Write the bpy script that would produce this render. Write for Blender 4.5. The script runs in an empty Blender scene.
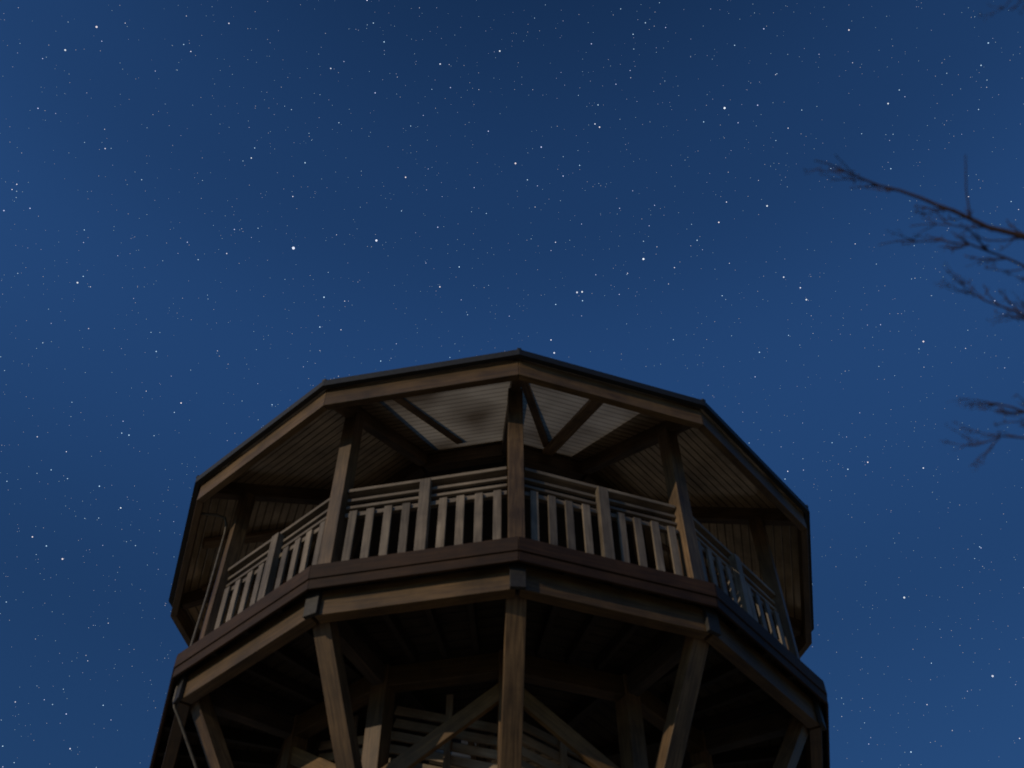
import bpy, math, random
from mathutils import Vector, Matrix
random.seed(7)
S=bpy.context.scene
PHI=0.0528; ST=math.pi/6
def pol(k,R,h):
    a=PHI+k*ST
    return Vector((R*math.sin(a),-R*math.cos(a),h))
def dirs(k):
    a=PHI+k*ST
    return Vector((math.sin(a),-math.cos(a),0)), Vector((math.cos(a),math.sin(a),0))

# ---------------- materials ----------------
def newmat(n):
    m=bpy.data.materials.new(n); m.use_nodes=True
    nt=m.node_tree; return m,nt,nt.nodes['Principled BSDF']
def wood(name,c1,c2,rough=0.7,gscale=1.0,boards=0.0,metal=0.0,spec=0.4,bumpd=0.004):
    m,nt,b=newmat(name); N=nt.nodes; L=nt.links
    uv=N.new('ShaderNodeUVMap'); uv.uv_map='UVMap'
    mp=N.new('ShaderNodeMapping'); mp.inputs['Scale'].default_value=(38*gscale,2.2*gscale,1)
    L.new(uv.outputs[0],mp.inputs[0])
    n1=N.new('ShaderNodeTexNoise'); n1.inputs['Scale'].default_value=1; n1.inputs['Detail'].default_value=6; n1.inputs['Distortion'].default_value=.6
    L.new(mp.outputs[0],n1.inputs['Vector'])
    tc=N.new('ShaderNodeTexCoord')
    n2=N.new('ShaderNodeTexNoise'); n2.inputs['Scale'].default_value=1.7; n2.inputs['Detail'].default_value=7; n2.inputs['Roughness'].default_value=.65
    L.new(tc.outputs['Object'],n2.inputs['Vector'])
    at=N.new('ShaderNodeAttribute'); at.attribute_name='tone'
    r=N.new('ShaderNodeValToRGB'); r.color_ramp.elements[0].color=(*c2,1); r.color_ramp.elements[1].color=(*c1,1)
    r.color_ramp.elements[0].position=.33; r.color_ramp.elements[1].position=.66
    L.new(n1.outputs['Fac'],r.inputs[0])
    mr=N.new('ShaderNodeMapRange'); mr.inputs[1].default_value=.3; mr.inputs[2].default_value=.7; mr.inputs[3].default_value=.45; mr.inputs[4].default_value=1.25
    L.new(n2.outputs['Fac'],mr.inputs[0])
    mu=N.new('ShaderNodeMath'); mu.operation='MULTIPLY'; L.new(mr.outputs[0],mu.inputs[0]); L.new(at.outputs['Fac'],mu.inputs[1])
    hs=N.new('ShaderNodeVectorMath'); hs.operation='SCALE'; L.new(r.outputs[0],hs.inputs[0]); L.new(mu.outputs[0],hs.inputs['Scale'])
    out=hs.outputs[0]; hgt=n1.outputs['Fac']
    bp=N.new('ShaderNodeBump'); bp.inputs['Strength'].default_value=.6; bp.inputs['Distance'].default_value=bumpd
    if boards:
        sx=N.new('ShaderNodeSeparateXYZ'); L.new(uv.outputs[0],sx.inputs[0])
        d=N.new('ShaderNodeMath'); d.operation='DIVIDE'; d.inputs[1].default_value=boards; L.new(sx.outputs['X'],d.inputs[0])
        fr=N.new('ShaderNodeMath'); fr.operation='FRACT'; L.new(d.outputs[0],fr.inputs[0])
        pp=N.new('ShaderNodeMath'); pp.operation='PINGPONG'; pp.inputs[1].default_value=.5; L.new(fr.outputs[0],pp.inputs[0])
        st=N.new('ShaderNodeMapRange'); st.inputs[1].default_value=.03; st.inputs[2].default_value=.12; L.new(pp.outputs[0],st.inputs[0])
        md=N.new('ShaderNodeMapRange'); md.inputs[3].default_value=.35; md.inputs[4].default_value=1; L.new(st.outputs[0],md.inputs[0])
        s2=N.new('ShaderNodeVectorMath'); s2.operation='SCALE'; L.new(out,s2.inputs[0]); L.new(md.outputs[0],s2.inputs['Scale']); out=s2.outputs[0]
        ad=N.new('ShaderNodeMath'); ad.operation='MULTIPLY_ADD'; L.new(st.outputs[0],ad.inputs[0]); ad.inputs[1].default_value=2.0; L.new(n1.outputs['Fac'],ad.inputs[2]); hgt=ad.outputs[0]
    L.new(hgt,bp.inputs['Height']); L.new(bp.outputs[0],b.inputs['Normal'])
    L.new(out,b.inputs['Base Color'])
    b.inputs['Roughness'].default_value=rough; b.inputs['Metallic'].default_value=metal
    b.inputs['Specular IOR Level'].default_value=spec
    return m
M_post=wood('weathered_timber',(.20,.118,.052),(.09,.05,.022),.55)
M_rail=wood('grey_timber',(.29,.225,.155),(.17,.125,.08),.5)
M_slat=wood('parapet_timber',(.40,.29,.18),(.27,.19,.115),.6)
M_beam=wood('larch_beam',(.19,.108,.04),(.10,.056,.021),.5)
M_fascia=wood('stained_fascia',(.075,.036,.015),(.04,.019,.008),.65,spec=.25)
M_floor=wood('deck_boards',(.09,.062,.036),(.05,.034,.021),.8,boards=.14)
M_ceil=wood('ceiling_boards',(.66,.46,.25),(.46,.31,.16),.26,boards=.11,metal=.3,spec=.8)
M_dark=wood('dark_timber',(.05,.033,.02),(.025,.018,.012),.7)  # very dark timber tone for joists and inner ceiling
def plain(name,c,rough,metal=0,ns=20,amt=.3):
    m,nt,b=newmat(name); N=nt.nodes; L=nt.links
    tc=N.new('ShaderNodeTexCoord'); n=N.new('ShaderNodeTexNoise'); n.inputs['Scale'].default_value=ns; n.inputs['Detail'].default_value=6
    L.new(tc.outputs['Object'],n.inputs['Vector'])
    r=N.new('ShaderNodeValToRGB'); r.color_ramp.elements[0].position=.3; r.color_ramp.elements[1].position=.7
    r.color_ramp.elements[0].color=(*[x*(1-amt) for x in c],1); r.color_ramp.elements[1].color=(*[x*(1+amt) for x in c],1)
    L.new(n.outputs['Fac'],r.inputs[0]); L.new(r.outputs[0],b.inputs['Base Color'])
    bp=N.new('ShaderNodeBump'); bp.inputs['Strength'].default_value=.3; bp.inputs['Distance'].default_value=.01; L.new(n.outputs['Fac'],bp.inputs['Height']); L.new(bp.outputs[0],b.inputs['Normal'])
    b.inputs['Roughness'].default_value=rough; b.inputs['Metallic'].default_value=metal
    return m
M_flash=plain('roof_flashing',(.014,.014,.013),.6,.1)
M_steel=plain('bracket_steel',(.04,.034,.028),.6,.4)
M_pipe=plain('downpipe_metal',(.10,.08,.055),.5,.3)
M_conc=plain('concrete',(.3,.29,.27),.9,0,8)
M_bark=plain('bark',(.05,.024,.02),.9,0,40)
M_ground=plain('gravel_and_dry_grass',(.32,.28,.20),.95,0,1.5,.35)
M_lit_patch=bpy.data.materials.new('translucent_light_patch'); M_lit_patch.use_nodes=True  # added translucent sheet, passes moonlight to imitate reflections on the ceiling
nt=M_lit_patch.node_tree; nt.nodes.clear(); N=nt.nodes; L=nt.links
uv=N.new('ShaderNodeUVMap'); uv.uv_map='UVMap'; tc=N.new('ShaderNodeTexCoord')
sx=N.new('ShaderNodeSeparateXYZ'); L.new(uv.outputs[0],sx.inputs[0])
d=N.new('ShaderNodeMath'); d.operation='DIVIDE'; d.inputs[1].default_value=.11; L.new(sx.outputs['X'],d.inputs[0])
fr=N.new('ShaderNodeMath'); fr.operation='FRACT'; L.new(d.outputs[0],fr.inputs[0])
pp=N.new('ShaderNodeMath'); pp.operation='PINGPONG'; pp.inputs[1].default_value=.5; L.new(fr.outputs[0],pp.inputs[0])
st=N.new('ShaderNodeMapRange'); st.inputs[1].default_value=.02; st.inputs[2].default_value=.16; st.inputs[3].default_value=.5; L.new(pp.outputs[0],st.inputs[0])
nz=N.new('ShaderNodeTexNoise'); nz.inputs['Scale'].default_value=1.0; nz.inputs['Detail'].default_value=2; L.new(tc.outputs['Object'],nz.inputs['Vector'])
cr=N.new('ShaderNodeValToRGB'); cr.color_ramp.elements[0].position=.36; cr.color_ramp.elements[0].color=(.13,.095,.06,1); cr.color_ramp.elements[1].position=.62; cr.color_ramp.elements[1].color=(.40,.33,.235,1)  # uneven colour breaks up the imitated reflection
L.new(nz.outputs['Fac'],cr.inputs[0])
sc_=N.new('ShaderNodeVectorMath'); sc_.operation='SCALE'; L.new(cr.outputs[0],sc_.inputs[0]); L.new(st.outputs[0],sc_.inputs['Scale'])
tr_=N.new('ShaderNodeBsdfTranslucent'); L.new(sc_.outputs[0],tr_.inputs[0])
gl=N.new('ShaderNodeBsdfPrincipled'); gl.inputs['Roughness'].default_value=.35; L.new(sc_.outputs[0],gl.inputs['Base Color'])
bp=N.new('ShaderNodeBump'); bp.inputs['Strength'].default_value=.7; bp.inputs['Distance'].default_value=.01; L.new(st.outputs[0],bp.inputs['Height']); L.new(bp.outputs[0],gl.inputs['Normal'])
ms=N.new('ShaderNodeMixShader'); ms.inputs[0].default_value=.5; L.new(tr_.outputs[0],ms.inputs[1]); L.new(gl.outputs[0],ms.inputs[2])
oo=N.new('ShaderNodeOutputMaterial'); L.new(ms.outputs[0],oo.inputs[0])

# ---------------- mesh accumulators ----------------
class Acc:
    def __init__(s): s.v=[];s.f=[];s.uv=[];s.t=[]
    def hexa(s,P,vax=2,tone=None):
        if tone is None: tone=random.uniform(.7,1.25)
        b=len(s.v); s.v+= [Vector(p) for p in P]
        F=[(3,2,1,0),(4,5,6,7),(0,1,5,4),(1,2,6,5),(2,3,7,6),(3,0,4,7)]
        off=random.uniform(0,50)
        if vax==2: g=(P[4]-P[0])
        else: g=(P[1]-P[0])
        g=g.normalized()
        for f in F:
            pts=[P[i] for i in f]
            n=(pts[1]-pts[0]).cross(pts[2]-pts[0])
            if n.length<1e-9: n=(pts[2]-pts[0]).cross(pts[3]-pts[0])
            n.normalize()
            gg=g-n*g.dot(n)
            if gg.length<.2: gg=(pts[1]-pts[0])
            gg.normalize(); cc=n.cross(gg)
            s.f.append([b+i for i in f]); s.t.append(tone)
            s.uv.append([((p-P[0]).dot(cc)+off,(p-P[0]).dot(gg)+off*1.7) for p in pts])
    def beam(s,p0,p1,w,h,up=None,tone=None):
        p0=Vector(p0);p1=Vector(p1); d=(p1-p0).normalized()
        up=Vector(up) if up is not None else Vector((0,0,1))
        sd=d.cross(up)
        if sd.length<1e-4: sd=d.cross(Vector((1,0,0)))
        sd.normalize(); u=sd.cross(d).normalized()
        P=[]
        for p in (p0,p1):
            P+= [p-sd*w/2-u*h/2,p+sd*w/2-u*h/2,p+sd*w/2+u*h/2,p-sd*w/2+u*h/2]
        s.hexa(P,2,tone)
    def seg(s,k,Ro,Ri,z0,z1,gap=.004,zi0=None,zi1=None,tone=None,k2=None):
        zi0=z0 if zi0 is None else zi0; zi1=z1 if zi1 is None else zi1
        k2=k+1 if k2 is None else k2
        a,b=pol(k,Ro,z0),pol(k2,Ro,z0); g=(b-a).normalized()*gap
        c,d=pol(k2,Ri,zi0),pol(k,Ri,zi0)
        P=[a+g,b-g,c-g,d+g]
        Q=[Vector((p.x,p.y,z)) for p,z in zip(P,(z1,z1,zi1,zi1))]
        s.hexa(P+Q,0,tone)
    def quad(s,pts,cdir,gdir,off,tone):
        b=len(s.v); s.v+=pts; s.f.append([b,b+1,b+2,b+3]); s.t.append(tone)
        s.uv.append([(p.dot(cdir)+off,p.dot(gdir)) for p in pts])
    def obj(s,name,mat,parent,bevel=.006):
        me=bpy.data.meshes.new(name); me.from_pydata([tuple(v) for v in s.v],[],s.f); 
        me.uv_layers.new(name='UVMap'); me.attributes.new('tone','FLOAT','FACE')
        ul=me.uv_layers['UVMap']
        i=0
        for uvs in s.uv:
            for q in uvs: ul.data[i].uv=q; i+=1
        ta=me.attributes['tone']
        for j,t in enumerate(s.t): ta.data[j].value=t
        me.materials.append(mat); me.update()
        import bmesh
        if bevel is not None:
            bm=bmesh.new(); bm.from_mesh(me); bmesh.ops.recalc_face_normals(bm,faces=bm.faces); bm.to_mesh(me); bm.free()
        o=bpy.data.objects.new(name,me); bpy.context.collection.objects.link(o); o.parent=parent
        if bevel:
            bv=o.modifiers.new('b','BEVEL'); bv.width=bevel; bv.segments=2; bv.limit_method='ANGLE'; bv.angle_limit=math.radians(40)
        return o
def tube(name,paths,mat,parent,res=6):
    cu=bpy.data.curves.new(name,'CURVE'); cu.dimensions='3D'; cu.bevel_depth=1.0; cu.bevel_resolution=res; cu.use_fill_caps=True
    for pts in paths:
        sp=cu.splines.new('POLY'); sp.points.add(len(pts)-1)
        for i,(p,r) in enumerate(pts): sp.points[i].co=(*p,1); sp.points[i].radius=r
    o=bpy.data.objects.new(name,cu); bpy.context.collection.objects.link(o)
    dg=bpy.context.evaluated_depsgraph_get(); me=bpy.data.meshes.new_from_object(o.evaluated_get(dg)); me.name=name
    bpy.data.objects.remove(o); o=bpy.data.objects.new(name,me); bpy.context.collection.objects.link(o)
    me.materials.clear(); me.materials.append(mat)
    for p in me.polygons: p.use_smooth=True
    o.parent=parent; return o

T=bpy.data.objects.new('observation_tower',None); bpy.context.collection.objects.link(T)

# ---------------- roof ----------------
SL=.49
def rz(R,base=11.30): return base+SL*(4.37-R)
roof=Acc(); ceil=Acc(); flash=Acc(); eave=Acc(); raf=Acc(); lid=Acc(); lit_patch=Acc()
RB=[4.30,3.95,2.2,.08]
def lightcells(k):  # bays where roof cells are swapped for added bright ceiling patches
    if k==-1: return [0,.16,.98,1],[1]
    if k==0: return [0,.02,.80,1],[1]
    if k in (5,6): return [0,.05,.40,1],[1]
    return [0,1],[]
for k in range(-1,11):
    flash.seg(k,4.37,4.31,11.265,11.36,0)
    g=(pol(k+1,4,0)-pol(k,4,0)).normalized(); rd,_=dirs(k+.5); up=Vector((-rd.x,-rd.y,SL)).normalized()
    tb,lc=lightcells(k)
    tone=random.uniform(.85,1.1)
    for i in range(len(tb)-1):
        for j in range(3):
            R0,R1=RB[j],RB[j+1]
            def P(t,R,o): return pol(k,R,rz(R)+o).lerp(pol(k+1,R,rz(R)+o),t)
            def cell(o,e=0): 
                t0,t1=tb[i]-e,tb[i+1]+e
                return [P(t0,R0+e,o),P(t0,R1-e,o),P(t1,R1-e,o),P(t1,R0+e,o)]
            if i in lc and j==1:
                lit_patch.quad(cell(-.012,.012),up,g,k*3.3,1)  # added see-through cell standing in for a ceiling reflection
            else:
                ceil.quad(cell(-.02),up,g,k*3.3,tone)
                roof.quad(cell(.055)[::-1],g,up,0,1)
    roof.quad([pol(k,4.335,11.35),pol(k+1,4.335,11.35),pol(k+1,4.30,rz(4.30)+.055),pol(k,4.30,rz(4.30)+.055)],g,up,0,1)
    eave.seg(k,4.285,4.20,11.01,11.262,.002)
    o1=pol(k,4.2,rz(4.2)-.13); o2=pol(k,.25,rz(.25)-.13)
    raf.beam(o1,o2,.11,.2)
    raf.seg(k,2.15,2.03,rz(2.1)-.30,rz(2.1)-.06,.03,tone=.6)
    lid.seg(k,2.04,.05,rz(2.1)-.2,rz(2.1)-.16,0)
for k,s in ((0,1),(-1,-1),(3,1),(2,-1),(6,1),(5,-1),(9,1),(8,-1)):
    kk=k if s>0 else k+1
    if (k,s)==(-1,-1): raf.beam(pol(-.75,3.95,rz(3.9)-.075),pol(-.52,2.25,rz(2.16)-.075),.09,.07,tone=1.6)
    else: raf.beam(pol(kk+.03*s,3.95,rz(3.95)-.075),pol(kk+.45*s,2.25,rz(2.18)-.075),.09,.07,tone=1.6)
# mid-bay rafters either side of the open bay
for k in (0,3,6,9):
    raf.beam(pol(k,4.1,rz(4.1)-.07).lerp(pol(k+1,4.1,rz(4.1)-.07),.5),pol(k,2.2,rz(2.2)-.07).lerp(pol(k+1,2.2,rz(2.2)-.07),.5),.15,.06,tone=1.8)
raf.obj('rafters',M_post,T); eave.obj('eave_beams',M_beam,T); flash.obj('eave_flashing',M_flash,T,0)
roof.obj('roof_covering',M_flash,T,None); ceil.obj('ceiling_boards',M_ceil,T,None); lid.obj('inner_ceiling',M_dark,T,0); lit_patch.obj('added_light_patches',M_lit_patch,T,None)
seam=Acc()
for k in range(12):
    seam.beam(pol(k,4.37,11.365),pol(k,.08,rz(.08)+.085),.05,.03)
seam.obj('roof_hip_caps',M_flash,T)
fin=Acc(); fin.beam((0,0,13.35),(0,0,13.62),.22,.22); fin.obj('roof_finial',M_flash,T,.02)

# ---------------- upper deck posts & railing ----------------
posts=Acc(); rail=Acc(); pick=Acc()
for k in range(12):
    rd,tg=dirs(k)
    posts.beam(pol(k,3.70,8.85),pol(k,3.70,rz(3.7)-.22),.165,.165,up=rd)
    for z,hh,ro,ri in ((10.11,.045,3.745,3.645),(9.99,.04,3.715,3.675),(9.88,.04,3.715,3.675),(9.76,.06,3.72,3.665)):
        a=pol(k,(ro+ri)/2,z); b=pol(k+1,(ro+ri)/2,z); g=(b-a).normalized()*.085
        rail.beam(a+g,b-g,ro-ri,hh)
    a=pol(k,3.69,8.93); b=pol(k+1,3.69,8.93); g=(b-a).normalized()*.085
    rail.beam(a+g,b-g,.05,.07)
    o,_=dirs(k+.5)
    a=pol(k,3.735,0); b=pol(k+1,3.735,0)
    for i in range(1,10):
        p=a.lerp(b,i/10)
        if i==5:
            p2=p+o*.01
            rail.beam(p2+Vector((0,0,8.85)),p2+Vector((0,0,10.08)),.115,.09,up=o,tone=.85)
        else:
            j=random.uniform(-.006,.006)
            pick.beam(p+Vector((0,0,8.90)),p+Vector((j,0,9.785+random.uniform(-.008,.008))),.085,.03,up=o,tone=random.uniform(.6,1.3))
posts.obj('deck_posts',M_post,T); rail.obj('handrails',M_rail,T); pick.obj('balusters',M_rail,T,.004)

# ---------------- deck ----------------
deck=Acc(); fas=Acc(); bm_=Acc(); jo=Acc(); heads=Acc(); strut=Acc(); br=Acc()
for k in range(12):
    deck.seg(k,3.935,.9 if k not in (3,4) else 2.3,8.80,8.85,0)
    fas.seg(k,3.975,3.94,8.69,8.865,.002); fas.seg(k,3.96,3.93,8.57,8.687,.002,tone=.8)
    bm_.seg(k,3.83,3.70,8.34,8.64,.02)
    bm_.seg(k,2.60,2.46,8.36,8.6,.08,tone=.6)
    rd,tg=dirs(k)
    heads.beam(pol(k,3.84,8.33),pol(k,3.84,8.69),.15,.045,up=rd)
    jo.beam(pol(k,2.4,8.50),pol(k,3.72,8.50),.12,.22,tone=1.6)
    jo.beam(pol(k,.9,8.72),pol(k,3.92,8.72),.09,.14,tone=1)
    for t in (.25,.5,.75):
        c0=pol(k,2.5,8.72).lerp(pol(k+1,2.5,8.72),t); c1=pol(k,3.92,8.72).lerp(pol(k+1,3.92,8.72),t)
        jo.beam(c0,c1,.06,.14,tone=1)
    strut.beam(pol(k,3.755,8.64),pol(k,2.56,6.72),.19,.15,up=tg.cross(Vector((0,0,1))) )
    strut.beam(pol(k,2.5,.25),pol(k,2.5,8.62),.19,.19,up=rd)
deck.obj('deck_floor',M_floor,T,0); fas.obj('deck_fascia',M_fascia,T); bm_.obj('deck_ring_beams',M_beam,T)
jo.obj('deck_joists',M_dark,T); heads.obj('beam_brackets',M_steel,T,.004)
for k in range(12):
    hi,lo=(k,k+1) if k%2==0 else (k+1,k)
    for lv,(zt,zb) in enumerate(((8.20,7.25),(5.9,3.6),(3.3,.6))):
        a=pol(hi,2.56,zt); b=pol(lo,2.56,zb); d=(b-a).normalized()*.05
        br.beam(a+d,b-d,.06,.17,up=(0,0,1),tone=1.5)
    for z in (6.55,3.45):
        br.seg(k,2.58,2.46,z-.1,z+.1,.08)
strut.obj('columns_and_struts',M_post,T); br.obj('cross_braces',M_beam,T)

# ---------------- spiral stair with slatted parapet ----------------
stair=Acc(); slat=Acc()
rise=.18
for i in range(47):
    z=8.62-i*rise
    if z<.2: break
    kz=-4.0+i*.46
    P=[pol(kz,2.1,z-.05),pol(kz+.52,2.1,z-.05),pol(kz+.52,.5,z-.05),pol(kz,.5,z-.05)]
    stair.hexa(P+[p+Vector((0,0,.05)) for p in P],2)
drop=rise/.46
for s in range(-4,18):
    zb=8.62-(s+4)*drop
    for j in range(8):
        zz=zb-.02+j*.15
        if zz>8.45 or zz-drop<.2: continue
        a=pol(s,2.22,zz); b=pol(s+1,2.22,zz-drop)
        slat.beam(a,b,.03,.09,tone=random.uniform(.7,1.3))
    slat.beam(pol(s+.5,2.19,max(.2,zb-.45)),pol(s+.5,2.19,min(8.5,zb+.95)),.07,.03,up=dirs(s+.5)[0])
stair.obj('stair_treads',M_slat,T); slat.obj('stair_parapet_slats',M_slat,T,.004)
mast=Acc(); mast.beam((0,0,.2),(0,0,8.5),.35,.35); mast.obj('stair_newel',M_post,T,.02)
pads=Acc()
for k in range(12): pads.beam(pol(k,2.5,-.1),pol(k,2.5,.26),.45,.45,up=dirs(k)[0])
pads.obj('footings',M_conc,T,.02)

# ---------------- gutter downpipe ----------------
K=-2.035
pth=[(K-.09,4.18,11.08),(K-.06,4.10,11.06),(K-.03,3.98,11.05),(K,3.88,11.0),(K,3.84,10.9),(K,3.83,10.75),(K,3.83,9.8),(K,3.85,8.7),(K,3.86,8.5),(K,3.855,8.38),(K,3.83,8.3),(K,3.77,8.22),(K,2.72,6.62),(K,2.66,6.4),(K,2.66,.3)]
tube('downpipe',[[(pol(*p),.016) for p in pth]],M_pipe,T)

# ---------------- bare tree ----------------
TR=bpy.data.objects.new('bare_tree',None); bpy.context.collection.objects.link(TR)
paths=[]
def poly(pts,r0,r1):
    out=[];n=len(pts)
    P=[Vector(p) for p in pts]
    for i in range(n-1):
        for s in range(3):
            t=s/3; p=P[i].lerp(P[i+1],t)
            if i+s>0: p=p+Vector([random.gauss(0,.006) for _ in range(3)])
            g=(i+t)/(n-1); out.append((p,r0+(r1-r0)*g))
    out.append((P[-1],r1)); paths.append(out); return out
def twigs(out,n,L,r,start=.2,depth=1):
    for _ in range(n):
        i=random.randrange(int(len(out)*start),len(out)-1)
        p,rr=out[i]; d=(out[i+1][0]-p).normalized()
        s=Vector([random.gauss(0,1) for _ in range(3)]); s=(s-d*s.dot(d)).normalized()
        dd=(d*.9+s*.6+Vector((0,0,.1))).normalized()
        l=L*random.uniform(.4,1.1); m=p+dd*l*.5+Vector([random.gauss(0,.03*l) for _ in range(3)])
        rr=min(rr*.7,r)
        e=p+(dd*.9+Vector((0,0,.08))).normalized()*l
        o=[(p,rr),(p.lerp(m,.5)+Vector([random.gauss(0,.02*l) for _ in range(3)]),rr*.85),(m,rr*.7),(m.lerp(e,.5)+Vector([random.gauss(0,.03*l) for _ in range(3)]),rr*.6),(e,rr*.4)]
        paths.append(o)
        for b in range(3):
            c=o[random.randrange(1,5)][0]; v=Vector([random.gauss(0,1) for _ in range(3)]).normalized()
            paths.append([(c,rr*.9),(c+v*.02,rr*.5)])
        if depth>0 and l>.12: twigs(o,2,L*.5,rr*.6,.3,depth-1)
trunk=[(4.75,-8.3,-.1),(4.7,-8.32,1.0),(4.62,-8.4,2.2),(4.6,-8.5,3.4),(4.5,-8.55,4.6),(4.55,-8.6,5.8),(4.6,-8.5,7.2),(4.7,-8.6,8.6)]
tr=poly(trunk,.16,.03)
main=[
 [(4.55,-8.52,4.0),(3.6,-8.85,4.75),(2.9,-9.0,5.15),(2.37,-9.13,5.39),(2.18,-9.16,5.52),(1.98,-9.18,5.63),(1.80,-9.22,5.74),(1.56,-9.26,5.85),(1.37,-9.30,5.93)],
 [(2.9,-9.0,5.15),(2.45,-9.0,5.30),(2.27,-9.05,5.40),(2.06,-9.09,5.54),(1.88,-9.08,5.63),(1.65,-9.02,5.69)],
 [(3.6,-8.85,4.75),(2.8,-8.88,5.05),(2.31,-8.89,5.27),(2.11,-8.90,5.40),(1.96,-8.92,5.49)],
 [(4.6,-8.5,3.5),(3.5,-8.55,4.35),(2.7,-8.58,4.85),(2.32,-8.58,5.03),(2.15,-8.57,5.13),(2.03,-8.56,5.19)],
 [(3.5,-8.55,4.35),(2.75,-8.54,4.75),(2.32,-8.52,4.98),(2.12,-8.46,5.06),(1.99,-8.40,5.08)],
 [(4.5,-8.55,4.7),(3.4,-9.4,5.5),(2.5,-9.9,5.8),(2.15,-10.06,5.93),(2.05,-10.02,5.97)],
]
r0s=(.022,.009,.012,.016,.009,.016)
for b,r0 in zip(main,r0s):
    o=poly(b,r0,.002); 
    twigs(o,14,.17,.0033,.4,1)
o=[(Vector((1.985,-9.185,5.63)),.004),(Vector((1.965,-9.28,5.70)),.003),(Vector((1.95,-9.41,5.77)),.002)]
paths.append(o); twigs(o,3,.08,.002,.2,0)
o=poly([(2.2,-9.16,5.51),(2.05,-9.12,5.55),(1.9,-9.18,5.60),(1.75,-9.13,5.66)],.004,.002); twigs(o,6,.12,.003,.1,0)
for i in range(16):
    a=random.uniform(-1.9,1.5); z=random.uniform(3.6,8.2); L=random.uniform(1.2,2.2)
    base=Vector((4.57,-8.5,z)); d=Vector((math.cos(a),math.sin(a),random.uniform(.5,1.0))).normalized()
    o=poly([base,base+d*L*.4,base+d*L*.75+Vector((0,0,.1)),base+d*L+Vector((0,0,.3))],.03,.005); twigs(o,10,.6,.01,.2,1)
tube('trunk_and_branches',paths,M_bark,TR,1)

# ---------------- ground ----------------
import bmesh
bm=bmesh.new(); bmesh.ops.create_circle(bm,cap_ends=True,segments=96,radius=3500)
me=bpy.data.meshes.new('ground'); bm.to_mesh(me); bm.free(); me.materials.append(M_ground)
g=bpy.data.objects.new('ground',me); bpy.context.collection.objects.link(g)

# ---------------- stars ----------------
C=Vector((0,-11.3778,1.6))
sv=[];sf=[];sc=[]
def star(az,el,px,br,col=(.8,.9,1.0)):
    az=math.radians(az); el=math.radians(el)
    d=Vector((math.sin(az)*math.cos(el),math.cos(az)*math.cos(el),math.sin(el)))
    D=1500; c=d*D; a=d.cross(Vector((0,0,1))).normalized(); u=a.cross(d)
    r=px*.5*D/1080; b=len(sv)
    for i in range(6): 
        t=i*math.pi/3; sv.append(tuple(c+a*math.cos(t)*r+u*math.sin(t)*r))
    sf.append([b+i for i in range(6)]); sc.append((col[0]*br,col[1]*br,col[2]*br,1))
bright=[(-20.7,58.2,3.0),(-12.9,59.7,2.3),(-.3,70,1.7),(1.8,64.4,1.9),(12,66,1.4),(27.6,64.8,2.2),(14.7,58.7,2.2),(7.7,57.5,2.0),(8.2,57.5,2.0),(-36.2,52.2,1.8),(-47.4,62.9,2),(-48.1,61.1,1.8),(-8.8,69.1,1.6),(12.5,65.8,1.6),(27.9,59.4,1.8),(22.9,59.5,1.6),(26.9,55.7,1.6),(28,54.2,1.8),(34.9,49.9,1.8),(42.6,60.9,1.6),(43.7,64.9,1.5),(5.1,54.4,2),(-28.6,39.7,1.8),(-30.8,40.2,1.4),(26.7,38.6,2),(29.7,34,2.1),(27.7,45.4,1.5),(31,44.2,1.5),(-26.5,42.9,1.5),(-25.3,48.8,1.5),(-23,67.4,1.4),(-27.7,61.7,1.4),(-11,63.2,1.6),(-5.9,57.8,1.5)]
for a,e,s in bright:
    star(a,e,s,1.0 if s>2.1 else .75,random.choice([(.85,.92,1),(1,.9,.95),(.8,.85,1)]))
for i in range(38000):
    z=random.uniform(.12,1); el=math.degrees(math.asin(z)); az=random.uniform(-180,180)
    m=random.random()**11
    star(az,el,random.uniform(.4,.95)+.65*m,.28+.55*m,random.choice([(.55,.78,1),(.5,.75,1),(.8,.8,.95),(.6,.66,1)]))
me=bpy.data.meshes.new('stars'); me.from_pydata(sv,[],sf)
at=me.attributes.new('scol','FLOAT_COLOR','FACE')
for i,c in enumerate(sc): at.data[i].color=c
m=bpy.data.materials.new('starlight'); m.use_nodes=True; nt=m.node_tree; nt.nodes.clear()
e=nt.nodes.new('ShaderNodeEmission'); o=nt.nodes.new('ShaderNodeOutputMaterial'); a=nt.nodes.new('ShaderNodeAttribute'); a.attribute_name='scol'
nt.links.new(a.outputs['Color'],e.inputs[0]); e.inputs[1].default_value=1.0; nt.links.new(e.outputs[0],o.inputs[0])
try: m.cycles.emission_sampling='NONE'
except Exception: pass
me.materials.append(m); so=bpy.data.objects.new('stars',me); bpy.context.collection.objects.link(so)

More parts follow.
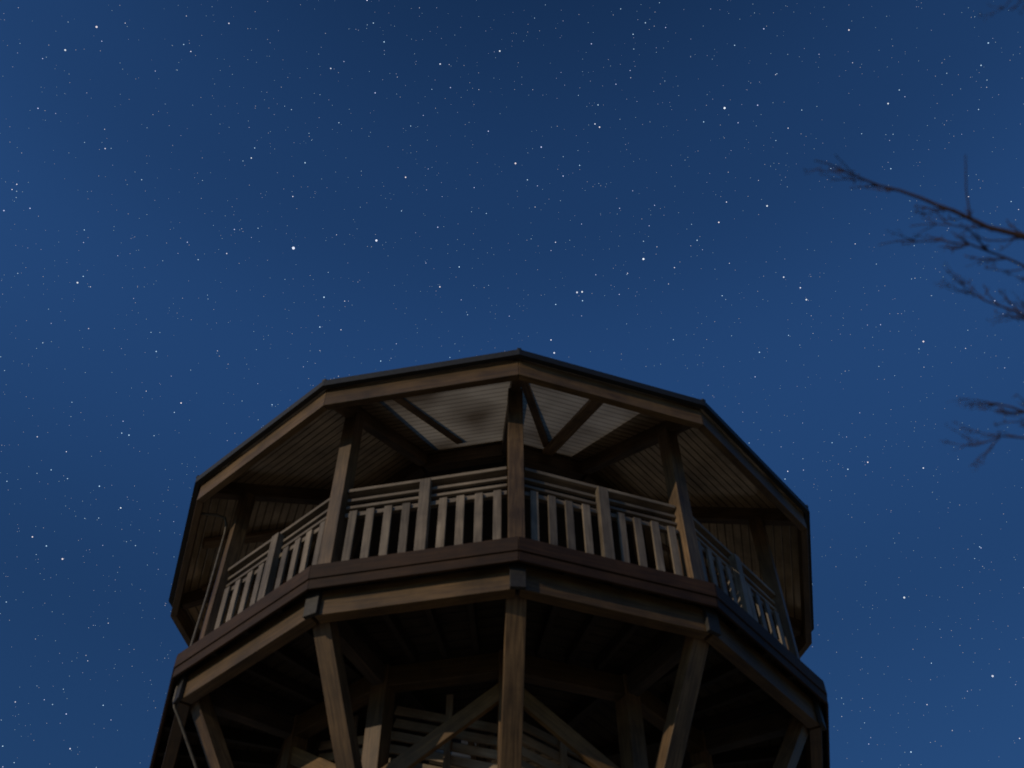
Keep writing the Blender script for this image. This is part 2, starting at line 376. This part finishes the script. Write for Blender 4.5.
# ---------------- light ----------------
SE,SA=20,54
W=bpy.data.worlds.new('World'); S.world=W; W.use_nodes=True; nt=W.node_tree; bg=nt.nodes['Background']
sk=nt.nodes.new('ShaderNodeTexSky'); sk.sky_type='NISHITA'; sk.sun_disc=False; sk.sun_elevation=math.radians(SE); sk.sun_rotation=math.radians(180+SA)
sk.air_density=1.0; sk.dust_density=.3; sk.ozone_density=3
mx=nt.nodes.new('ShaderNodeVectorMath'); mx.operation='MULTIPLY'; mx.inputs[1].default_value=(.32,.61,.94)
nt.links.new(sk.outputs[0],mx.inputs[0])
tc=nt.nodes.new('ShaderNodeTexCoord'); sx=nt.nodes.new('ShaderNodeSeparateXYZ'); nt.links.new(tc.outputs['Generated'],sx.inputs[0])
rp=nt.nodes.new('ShaderNodeValToRGB'); els=rp.color_ramp.elements
els[0].position=.2; els[0].color=(.5,.5,.5,1); els[1].position=1; els[1].color=(.52,.52,.52,1)
for p_,c_ in ((.6,.66),(.8,1.0),(.88,.86)):
    e_=els.new(p_); e_.color=(c_,c_,c_,1)
rp.color_ramp.interpolation='EASE'
nt.links.new(sx.outputs['Z'],rp.inputs[0])
m2=nt.nodes.new('ShaderNodeVectorMath'); m2.operation='MULTIPLY'; nt.links.new(mx.outputs[0],m2.inputs[0]); nt.links.new(rp.outputs[0],m2.inputs[1])
nt.links.new(m2.outputs[0],bg.inputs[0]); bg.inputs[1].default_value=.094
sd=bpy.data.lights.new('moon','SUN'); sd.energy=1.45; sd.angle=math.radians(.5); sd.color=(1,.85,.64)
so=bpy.data.objects.new('moon',sd); bpy.context.collection.objects.link(so)
v=Vector((-math.sin(math.radians(SA))*math.cos(math.radians(SE)),-math.cos(math.radians(SA))*math.cos(math.radians(SE)),math.sin(math.radians(SE))))
so.rotation_euler=v.to_track_quat('Z','Y').to_euler(); so.location=v*50

# ---------------- camera ----------------
p,yaw,roll=.9152,.0211,.0057
h=Vector((math.sin(yaw),math.cos(yaw),0)); z=Vector((0,0,1)); r0=Vector((math.cos(yaw),-math.sin(yaw),0))
F=h*math.cos(p)+z*math.sin(p); u=-h*math.sin(p)+z*math.cos(p)
R=r0*math.cos(roll)-u*math.sin(roll); U=r0*math.sin(roll)+u*math.cos(roll)
cd=bpy.data.cameras.new('camera'); co=bpy.data.objects.new('camera',cd); bpy.context.collection.objects.link(co)
M=Matrix((R,U,-F)).transposed().to_4x4(); M.translation=C; co.matrix_world=M
cd.sensor_width=36; cd.lens=1079.8/1024*36; cd.clip_end=8000
cd.dof.use_dof=True; cd.dof.focus_distance=300; cd.dof.aperture_fstop=1.9
S.camera=co
S.view_settings.view_transform='Standard'; S.view_settings.look='None'; S.view_settings.exposure=0
